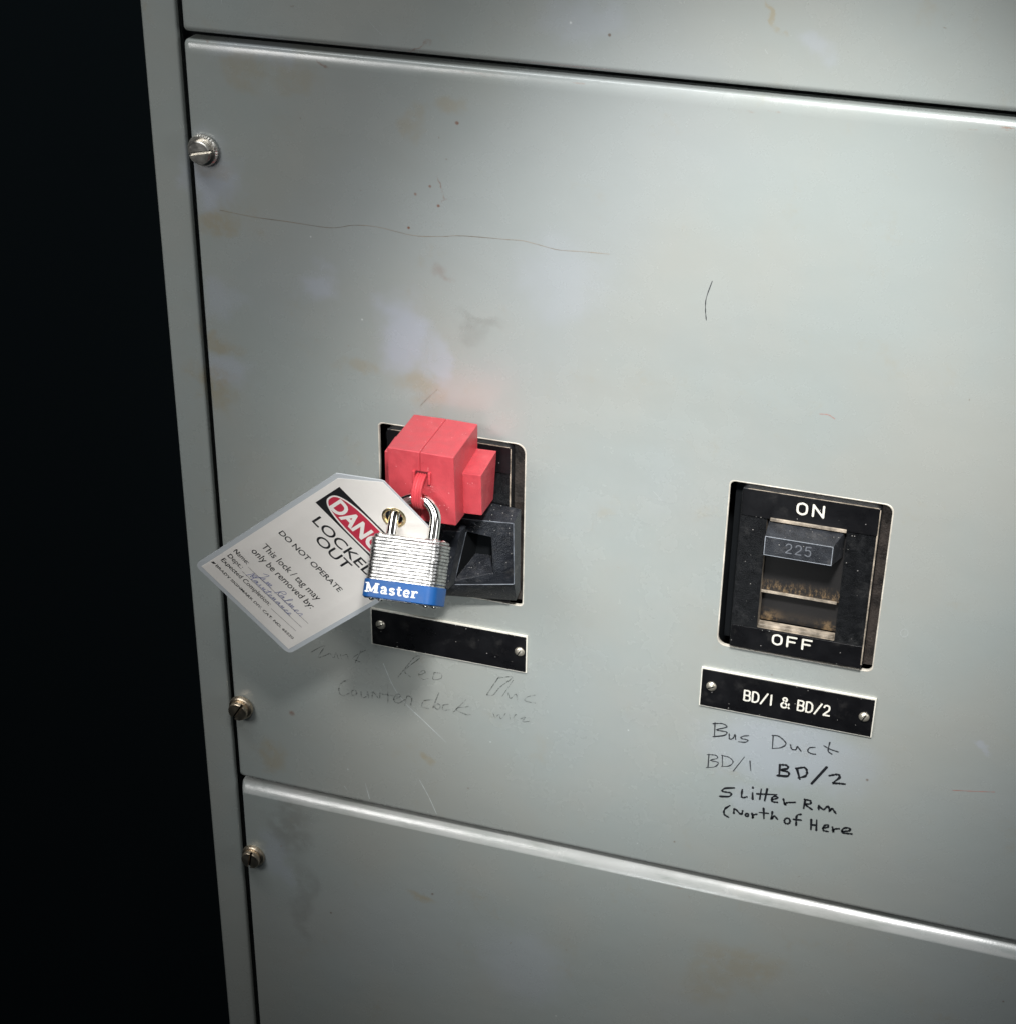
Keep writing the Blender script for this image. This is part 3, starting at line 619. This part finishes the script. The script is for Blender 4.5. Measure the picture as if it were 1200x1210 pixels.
# charcoal guard block on the lower half of the left breaker
g = empty('handle_block', -37, 0, -28)
tag(g, 'charcoal plastic block with wedge shaped pocket under the red clamp on the left breaker', 'lockout base')
o_ = (-37, -28)
def P(x, d, zz): return (x-o_[0], d, zz-o_[1])
bm = new()
for s_, in ((1,),):
    # right half: ridge at x=-37 slopes back to x=9
    pocket = [(-19.5, -4.5), (-4.5, -8.5), (-3.4, -34.5), (-26.5, -40.5)]
    dep = lambda x: 30-15*(x+37)/45.5 if x > -37 else 30-15*(-37-x)/45.5
    fr = [(-37, 6.2), (8.4, 1.6), (9.4, -42.5), (-37, -43.0)]
    outer = [bm.verts.new(V(*P(x, dep(x), zz))) for x, zz in fr]
    inner = [bm.verts.new(V(*P(x, dep(x), zz))) for x, zz in pocket]
    for i in range(4): bm.faces.new((outer[i], outer[(i+1) % 4], inner[(i+1) % 4], inner[i]))
    # pocket walls lean in to a smaller floor
    fl = [bm.verts.new(V(*P(x, dd, zz))) for x, dd, zz in ((-16, 7, -8), (-6.5, 7, -11), (-6, 7, -29), (-19, 7, -30))]
    pockf = []
    for i in range(4): f = bm.faces.new((inner[i], inner[(i+1) % 4], fl[(i+1) % 4], fl[i])); f.material_index = 1 if i != 2 else 0  # pocket shade painted with dark walls; lower wall keeps the block colour
    bm.faces.new(fl).material_index = 1
    # sides
    tb = [bm.verts.new(V(*P(x, dd, zz))) for x, dd, zz in ((-37, 6, 9.5), (10.0, 5, 6.5), (10.4, 5, -53.0), (7.8, 5, -61.0), (-37, 13, -61.5))]
    bm.faces.new((outer[0], tb[0], tb[1], outer[1])); bm.faces.new((outer[1], tb[1], tb[2], outer[2]))
    bm.faces.new((outer[2], tb[2], tb[3])); bm.faces.new((outer[2], tb[3], tb[4], outer[3]))
    # left half
    lf = [bm.verts.new(V(*P(x, dd, zz))) for x, dd, zz in ((-82.5, 15, 4), (-82.5, 15, -43), (-84, 4, 9), (-84, 4, -61))]
    bm.faces.new((outer[0], outer[3], lf[1], lf[0])); bm.faces.new((outer[0], lf[0], lf[2], tb[0]))
    bm.faces.new((lf[0], lf[1], lf[3], lf[2])); bm.faces.new((lf[1], outer[3], tb[4], lf[3]))
    # back
    bm.faces.new((tb[0], lf[2], lf[3], tb[4], tb[3], tb[2], tb[1]))
link('block', bm, [BLOCKM, DARK], g, bevel=.7)
EDGE = simple('rubbed_lit_edge', (.15, .165, .19), .45, 0, .5, 900, var=.6)  # pale rubbed colour that also paints the block's edges as lit
for e_ in ([(8.0, 15.2, 1.4), (-8, 20.4, 3.0), (-22, 25.0, 4.6)], [(8.4, 15.2, 1.2), (9.3, 15.1, -42.3)], [(9.2, 14.9, -42.7), (-10, 21.2, -43.0), (-26, 26.4, -43.2)], [(-19.3, 24.0, -5), (-26.0, 26.3, -40)]):
    bm = new(); tube(bm, [V(*P(*q_)) for q_ in e_], .32*S, 6); link('worn_lit_edge', bm, EDGE, g, smooth=True, angle=60)
bm = new()      # locking lever, a sloping blade in front of the block's left part
hexa(bm, [P(-30, 38, 2), P(-20, 33, 0), P(-27.5, 36, -42), P(-40, 42, -44), P(-30, 28, 3), P(-18.5, 26, 1), P(-25.5, 28, -41), P(-40, 28, -44)])
link('lever', bm, BLOCKM, g, bevel=.6)

# ------------------------------------------------------------------ red lockout clamp
cl = empty('lockout_clamp', -36.5, 10, 42)
tag(cl, 'bright red plastic breaker lockout clamped over the left breaker handle', 'lockout device')
def Q(x, d, zz): return (x+36.5, d-10, zz-42)
T0 = 65.4
for x0, x1, xf0, xf1 in ((-58.4, -37.29, -56.3, -35.88), (-37.21, -17.0, -35.82, -14.9)):
    bm = new()
    if x0 < -50:
        pts = [(xf0, 60, T0+.2), (xf1, 60, T0+.2), (xf1, 60, 19.4), (xf0+.6, 60, 19.4), (x0, 9, 63.2), (x1, 9, 63.6), (x1, 9, 12), (x0, 9, 12)]
    else:
        pts = [(xf0, 60, T0+.2), (xf1, 60, T0+.2), (xf1+1.4, 60, 19.8), (xf0, 60, 19.4), (x0, 9, 63.6), (x1, 9, 63.2), (x1, 9, 12), (x0, 9, 12)]
    hexa(bm, [Q(*p) for p in pts]); o = link('shell_half', bm, RED, cl, bevel=.7, segs=3)
bm = new(); hexa(bm, [Q(*p) for p in [(-16.2, 42, 46.2), (-3.9, 42, 46.4), (-3.3, 42, 19.2), (-15.2, 42, 18.6), (-17.5, 10, 47.0), (-4.6, 10, 47.4), (-6.5, 10, 13), (-17.5, 10, 12)]])
link('side_lug', bm, RED, cl, bevel=.5)
bm = new(); hexa(bm, [Q(*p) for p in [(-70, 30, 46.0), (-57, 30, 46.2), (-57, 30, 18), (-70, 30, 18), (-70.5, 10, 46.6), (-57, 10, 46.6), (-57, 10, 12), (-70.5, 10, 12)]])
link('side_lug', bm, RED, cl, bevel=.5)
# hasp ring sticking out of the front, with its notch
bm = new()
ri, ro, cxr, cd, cz_ = 8.3, 11.6, -34.6, 60.2, 40.6; K = 22
prev = None; first = None
prof = [(-3.1, 0), (-3.1, .8), (-2.2, 1), (-1.5, .84), (-.8, 1), (0, .86), (.8, 1), (1.5, .84), (2.2, 1), (3.1, .8), (3.1, 0)]
for k in range(K+1):
    a = math.radians(118-236*k/K)          # 90 = up, 0 = outward, -90 = down
    rg = [bm.verts.new(V(*Q(cxr+px, cd+(ri+(ro-ri)*q)*math.cos(a), cz_+(ri+(ro-ri)*q)*math.sin(a)))) for px, q in prof]
    if prev:
        m = len(rg)
        for i in range(m): bm.faces.new((prev[i], prev[(i+1) % m], rg[(i+1) % m], rg[i]))
    else: first = rg
    prev = rg
bm.faces.new(first); bm.faces.new(prev)
link('hasp_ring', bm, REDD, cl, smooth=True, angle=40)
for x0, x1 in ((-40.3, -38.6), (-30.6, -28.9)):
    bm = new(); box(bm, x0+36.5, x1+36.5, 49, 51.6, 45.5-42, 53.2-42); link('notch_lip', bm, REDD, cl, bevel=.4)
bm = new(); box(bm, -38.4+36.5, -30.8+36.5, 49.9, 50.25, 49.6-42, 53.2-42); link('notch', bm, simple('notch_shade_red', (.10, .006, .01), .6), cl)  # dark patch on the front face, painting the shade inside the notch

# ------------------------------------------------------------------ padlock
RL = Matrix(((0.9938, 0.104, -0.0403), (-0.0653, 0.8355, 0.5456), (0.0904, -0.5396, 0.8371)))
lk = empty('padlock', -34.7, 78.0, 17.4, RL)
tag(lk, 'silver laminated steel padlock with blue Master band hanging from the red clamp', 'padlock')
W, Hh, TH = 45.6, 37.6, 21.8
def lamin(z0, z1, w_, t_, r, bev=.42):
    bm = new(); ol = rrect(-w_/2, w_/2, -t_/2, t_/2, r, 6)
    rings = []
    for (k, z) in ((bev, z1), (0, z1-bev), (0, z0+bev), (bev, z0)):
        rings.append([bm.verts.new(Vector((x*(1-2*k/w_)*S, y*(1-2*k/t_)*S, z*S))) for x, y in ol])
    n = len(ol)
    for a, b in zip(rings, rings[1:]):
        for i in range(n): bm.faces.new((a[i], a[(i+1) % n], b[(i+1) % n], b[i]))
    bm.faces.new(rings[0]); bm.faces.new(rings[-1][::-1])
    return bm
NP = 19; ph = Hh/NP
for k in range(NP):
    dw = random.uniform(-.35, .15); dt = random.uniform(-.30, .15)
    if k == 0: dw, dt = -1.6, -1.6
    bm = lamin(-ph*(k+1)+.05, -ph*k-.05, W+dw, TH+dt, 5.4)
    o = link('laminated_plate', bm, STEEL, lk, smooth=True, angle=35)
    o.location = (random.uniform(-.12, .12)*S, random.uniform(-.12, .12)*S, 0)
bm = lamin(-Hh-.2, -Hh+10.6, W+1.5, TH+1.5, 6.1, .4)
band = link('blue_band', bm, BLUE, lk, smooth=True, angle=35)
bm = lamin(-Hh-.9, -Hh-.1, W-.6, TH-.6, 4.2); link('bottom_plate', bm, STEEL, lk, smooth=True, angle=35)
for x in (-17.5, 17.5):
    for y in (-6.2, 6.2):
        for zz in (0, -Hh-.9):
            bm = new(); bmesh.ops.create_uvsphere(bm, u_segments=16, v_segments=8, radius=1.9*S)
            for v in bm.verts: v.co.z *= .6; v.co += Vector((x*S, y*S, zz*S))
            link('rivet', bm, CHROME, lk, smooth=True, angle=80)
# shackle
pts = []
for s_ in range(-8, 11, 2): pts.append(Vector((13.4*S, 0, s_*S)))
for k in range(1, 24):
    a = math.pi*k/24; pts.append(Vector((13.4*math.cos(a)*S, 0, (11+13.2*math.sin(a))*S)))
for s_ in range(10, -9, -2): pts.append(Vector((-13.4*S, 0, s_*S)))
bm = new(); tube(bm, pts, 3.4*S, 24); link('shackle', bm, CHROME, lk, smooth=True, angle=60)
for x in (-13.4, 13.4):
    bm = new()
    K = 24; a0 = [bm.verts.new(Vector(((x+4.6*math.cos(2*math.pi*i/K))*S, 4.6*math.sin(2*math.pi*i/K)*S, .1*S))) for i in range(K)]
    a1 = [bm.verts.new(Vector(((x+4.2*math.cos(2*math.pi*i/K))*S, 4.2*math.sin(2*math.pi*i/K)*S, .9*S))) for i in range(K)]
    a2 = [bm.verts.new(Vector(((x+3.7*math.cos(2*math.pi*i/K))*S, 3.7*math.sin(2*math.pi*i/K)*S, .2*S))) for i in range(K)]
    for A_, B_ in ((a0, a1), (a1, a2)):
        for i in range(K): bm.faces.new((A_[i], A_[(i+1) % K], B_[(i+1) % K], B_[i]))
    link('collar', bm, STEEL, lk, smooth=True, angle=60)
# Master, slab-serif letters on the band
FB = lambda u, v, h: Vector(((u*1.12+.2)*S, -(TH/2+.75+.06+h)*S, v*S))
zb_, hc = -Hh+2.5, 5.9
def letter(strokes):
    bm = new(); h = 0
    for wd, sm, st in strokes:
        ribbons(bm, [[(x, zb_+y*hc) for x, y in st]], wd, FB, smooth=sm, lift=h, cap=False); h += .02
    return bm
x = -18.0
def adv(fn, wdt):
    global x
    flat('letter', letter(fn(x)), WHITEP, band); x += wdt
adv(lambda x: [(1.0, False, [(x+.9, 0), (x+.9, 1)]), (1.9, False, [(x+6.1, 0), (x+6.1, 1)]), (1.5, False, [(x+.9, .95), (x+3.4, .12)]), (1.0, False, [(x+3.4, .1), (x+6.0, .95)]),
               (.75, False, [(x-.3, .08), (x+2.2, .08)]), (.75, False, [(x+4.6, .08), (x+7.8, .08)]), (.75, False, [(x-.3, .92), (x+1.6, .92)]), (.75, False, [(x+5.8, .92), (x+7.8, .92)])], 8.5)
adv(lambda x: [(1.3, True, [(x+.5, .52), (x+1.4, .66), (x+2.6, .64), (x+3.1, .50)]), (1.45, False, [(x+3.1, .52), (x+3.1, 0)]), (.9, True, [(x+3.0, .38), (x+1.4, .34), (x+.7, .20), (x+1.2, .07), (x+2.2, .08), (x+3.0, .2)]), (.6, False, [(x+3.0, .07), (x+4.4, .07)])], 4.9)
adv(lambda x: [(1.1, True, [(x+3.2, .54), (x+2.2, .64), (x+1.0, .60), (x+.8, .46), (x+2.0, .36), (x+3.2, .24), (x+2.9, .10), (x+1.8, .06), (x+.5, .14)])], 4.3)
adv(lambda x: [(1.4, False, [(x+1.5, .92), (x+1.5, .15)]), (.75, False, [(x+.2, .64), (x+3.2, .64)]), (.8, True, [(x+1.4, .2), (x+1.9, .07), (x+3.3, .12)])], 3.9)
adv(lambda x: [(1.2, True, [(x+3.3, .36), (x+3.1, .56), (x+2.0, .66), (x+.9, .54), (x+.7, .34), (x+1.0, .14), (x+2.2, .06), (x+3.5, .14)]), (.65, False, [(x+.7, .36), (x+3.7, .36)])], 4.5)
adv(lambda x: [(1.45, False, [(x+1.3, .66), (x+1.3, 0)]), (.65, False, [(x+.2, .65), (x+1.8, .65)]), (.65, False, [(x+.1, .07), (x+2.8, .07)]), (1.0, True, [(x+1.5, .42), (x+2.2, .58), (x+3.1, .64), (x+3.8, .54)])], 4.5)

# ------------------------------------------------------------------ lockout tag
def rodr(r):
    th = math.sqrt(sum(q*q for q in r)); return Matrix.Rotation(th, 3, Vector(r))
RT = rodr((1.559, .79, -.576))
tg = empty('lockout_tag', -47.65, 73.2, 26.8, RT)
tag(tg, 'laminated white danger tag with handwriting, hung by its brass eyelet on the padlock shackle', 'tag')
q = 1.0134
def bend(u, v): return (-.0012*(v+20)**2*.10 if v < -20 else 0)
FT = lambda u, v, h: Vector((u*q*S, v*q*S, (h+bend(u, v))*S))
def sheet(outline, t0, t1, cell=10.0, hole=0.0, grid=True):
    """flat tag-shaped slab between heights t0 and t1, split in rows so that it can bend"""
    bm = new()
    loops = [outline]
    if hole: loops.append([(hole*math.cos(2*math.pi*i/28), hole*math.sin(2*math.pi*i/28)) for i in range(28)])
    pts, ed = [], []
    for lp in loops:
        s = len(pts); pts += [Vector(p) for p in lp]; ed += [(s+i, s+(i+1) % len(lp)) for i in range(len(lp))]
    v = -130
    while v < -20:                          # rows of inner points
        for u in range(-30, 31, 15): pts.append(Vector((u, v)))
        v += 15
    co, _, fa, ov, _, _ = delaunay_2d_cdt(pts, ed, [], 0, 1e-6)
    def ins(c, poly):
        r = False; m = len(poly)
        for i in range(m):
            a, b = poly[i], poly[(i+1) % m]
            if (a[1] > c[1]) != (b[1] > c[1]) and c[0] < (b[0]-a[0])*(c[1]-a[1])/(b[1]-a[1])+a[0]: r = not r
        return r
    top = [bm.verts.new(FT(c[0], c[1], t1)) for c in co]; bot = [bm.verts.new(FT(c[0], c[1], t0)) for c in co]
    for f in fa:
        c = sum((co[i] for i in f), Vector((0, 0)))/len(f)
        if not ins(c, outline) or (hole and c.length < hole*.96): continue
        bm.faces.new([top[i] for i in f]); bm.faces.new([bot[i] for i in f][::-1])
    idx = {}
    for i, o in enumerate(ov):
        for k in o: idx[k] = i
    for a, b in ed:
        try: bm.faces.new((top[idx[a]], top[idx[b]], bot[idx[b]], bot[idx[a]]))
        except ValueError: pass
    return bm
def corner(cx, cz, r, a0, a1, n=5): return [(cx+r*math.cos(math.radians(a0+(a1-a0)*k/n)), cz+r*math.sin(math.radians(a0+(a1-a0)*k/n))) for k in range(n+1)]
outl = corner(-38.0, -134.6, 4.2, 180, 270)+corner(38.0, -134.6, 4.2, 270, 360)+[(42.2, -7.6), (23.5, 12.6), (22.0, 13.4), (-22.0, 13.4), (-23.5, 12.6), (-42.2, -7.6)]
link('laminate_film', sheet(outl, -.45, .35, hole=5.6), FILM, tg)
inl = [(-39.0, -135.4), (39.0, -135.4), (39.6, -8.8), (22.3, 12.6), (-22.2, 12.5), (-39.2, -9.0)]
paper = link('paper_insert', sheet(inl, .36, .48, hole=6.3), PAPER, tg)
bm = new()
K = 36
def ringat(r, h): return [bm.verts.new(Vector((r*math.cos(2*math.pi*i/K)*S, r*math.sin(2*math.pi*i/K)*S, h*S))) for i in range(K)]
pr = [(5.5, -1.0), (5.6, .9), (6.0, 1.25), (6.8, 1.2), (7.5, .55), (7.0, .4)]
rs = [ringat(*p) for p in pr]
for a, b in zip(rs, rs[1:]):
    for i in range(K): bm.faces.new((a[i], a[(i+1) % K], b[(i+1) % K], b[i]))
link('eyelet', bm, simple('bright_brass', (.90, .72, .42), .30, 1.0), tg, smooth=True, angle=60)
def quadp(bm, poly, h):
    # strips across v so that print follows the bend
    bm.faces.new([bm.verts.new(FT(x, y, h)) for x, y in poly])
h0 = .55
bm = new(); quadp(bm, [(-34.2, -33.6), (34.2, -33.6), (34.2, -12.6), (-34.2, -12.6)], h0); hd = flat('header', bm, INKB, paper)
ell = lambda a, b, n=48, p=2.6: [(math.copysign(abs(math.cos(2*math.pi*i/n))**(2/p), math.cos(2*math.pi*i/n))*a, -23.1+math.copysign(abs(math.sin(2*math.pi*i/n))**(2/p), math.sin(2*math.pi*i/n))*b) for i in range(n)]
bm = new(); quadp(bm, ell(32.4, 9.4), h0+.04); flat('oval_border', bm, PAPER, hd)
bm = new(); quadp(bm, ell(31.3, 8.3), h0+.08); flat('oval', bm, INKR, hd)
bm = new(); text(bm, 'DANGER', -27.6, 27.6, -28.6, 10.4, FT, h0+.13, bold=.035); flat('heading', bm, PAPER, hd)
def line(s, u0, u1, base, cap, bold=0.0):
    bm = new(); text(bm, s, u0, u1, base, cap, FT, h0, bold=bold); return flat('printed_line', bm, INKB, paper)
line('LOCKED', -25.6, 25.6, -45.9, 7.2, .008); line('OUT', -14.8, 12.4, -54.9, 7.0, .008)
line('DO NOT OPERATE', -30.6, 22.6, -71.0, 4.0, .008)
line('This lock / tag may', -29.2, 20.2, -88.7, 5.0, .004); line('only be removed by:', -30.2, 22.6, -97.2, 5.0, .004)
line('Name:', -36.3, -24.4, -107.4, 3.5, .004); line('Dept.:', -35.9, -23.8, -113.7, 3.5, .004); line('Expected Completion:', -35.8, 6.4, -120.0, 3.5, .004)
line('BRADY SIGNMARK DIV. CAT. NO. 65520', -34.5, 34.2, -126.9, 2.0, .012)
bm = new(); quadp(bm, [(-38.2, -126.8), (-36.2, -126.8), (-35.4, -125.0), (-37.4, -125.0)], h0); flat('maker_mark', bm, INKB, paper)
bm = new(); ribbons(bm, [[(-22.5, -108.2), (30.5, -107.6)], [(-22.0, -114.3), (30.5, -113.8)], [(9.0, -120.2), (30.5, -119.4)]], .22, lambda u, v, h: FT(u, v, h+h0), smooth=False, cap=False); flat('ruled_lines', bm, INKB, paper)
FTI = lambda u, v, h: FT(u, v, h+h0+.03)
def script(word, x, y, sc, seed):
    """loose joined handwriting"""
    rnd = random.Random(seed); G = {
     'J': [(.2, .9), (.7, 1.2), (.6, .2), (.3, -.7), (.0, -.3), (.6, .1)], 'i': [(.0, .0), (.2, .5), (.25, .05), (.5, .1)], 'm': [(0, 0), (.15, .5), (.25, 0), (.4, .5), (.5, 0), (.65, .5), (.75, .02), (.95, .1)],
     'P': [(.1, -.1), (.25, 1.1), (.65, 1.15), (.7, .75), (.25, .55), (.5, .1)], 'a': [(.45, .45), (.15, .45), (.1, .08), (.4, .1), (.45, .45), (.5, .05), (.7, .1)], 'l': [(0, .05), (.3, .9), (.2, 1.15), (.12, .8), (.2, .0), (.45, .1)],
     'e': [(0, .1), (.35, .35), (.2, .52), (.08, .25), (.2, .0), (.5, .1)], 'r': [(0, .05), (.15, .5), (.35, .45), (.35, .05), (.55, .1)], 'M': [(0, -.1), (.2, 1.1), (.45, .2), (.75, 1.1), (.85, 0), (1.05, .1)],
     'n': [(0, 0), (.15, .5), (.25, 0), (.42, .5), (.5, .02), (.7, .1)], 't': [(0, .05), (.25, .95), (.2, .0), (.45, .1)], 'c': [(.4, .42), (.15, .45), (.1, .08), (.35, .02), (.5, .1)]}
    st = []; cur = []
    for c in word:
        if c == ' ': st.append(cur); cur = []; x += sc*.6; continue
        g_ = G[c]
        for px, py in g_: cur.append((x+(px+.22*py)*sc, y+py*sc*(.95+.1*rnd.random())))
        x += (g_[-1][0]+.12)*sc
        if c == 't': st.append([(x-.65*sc, y+.62*sc), (x+.1*sc, y+.72*sc)])
    st.append(cur); return [s for s in st if len(s) > 1]
bm = new(); ribbons(bm, script('Jim Palmer', -15.5, -108.0, 5.4, 1), .30, FTI); flat('handwriting', bm, PEN, paper)
bm = new(); ribbons(bm, script('Maintenance', -18.5, -113.8, 4.6, 2), .30, FTI); flat('handwriting', bm, PEN, paper)
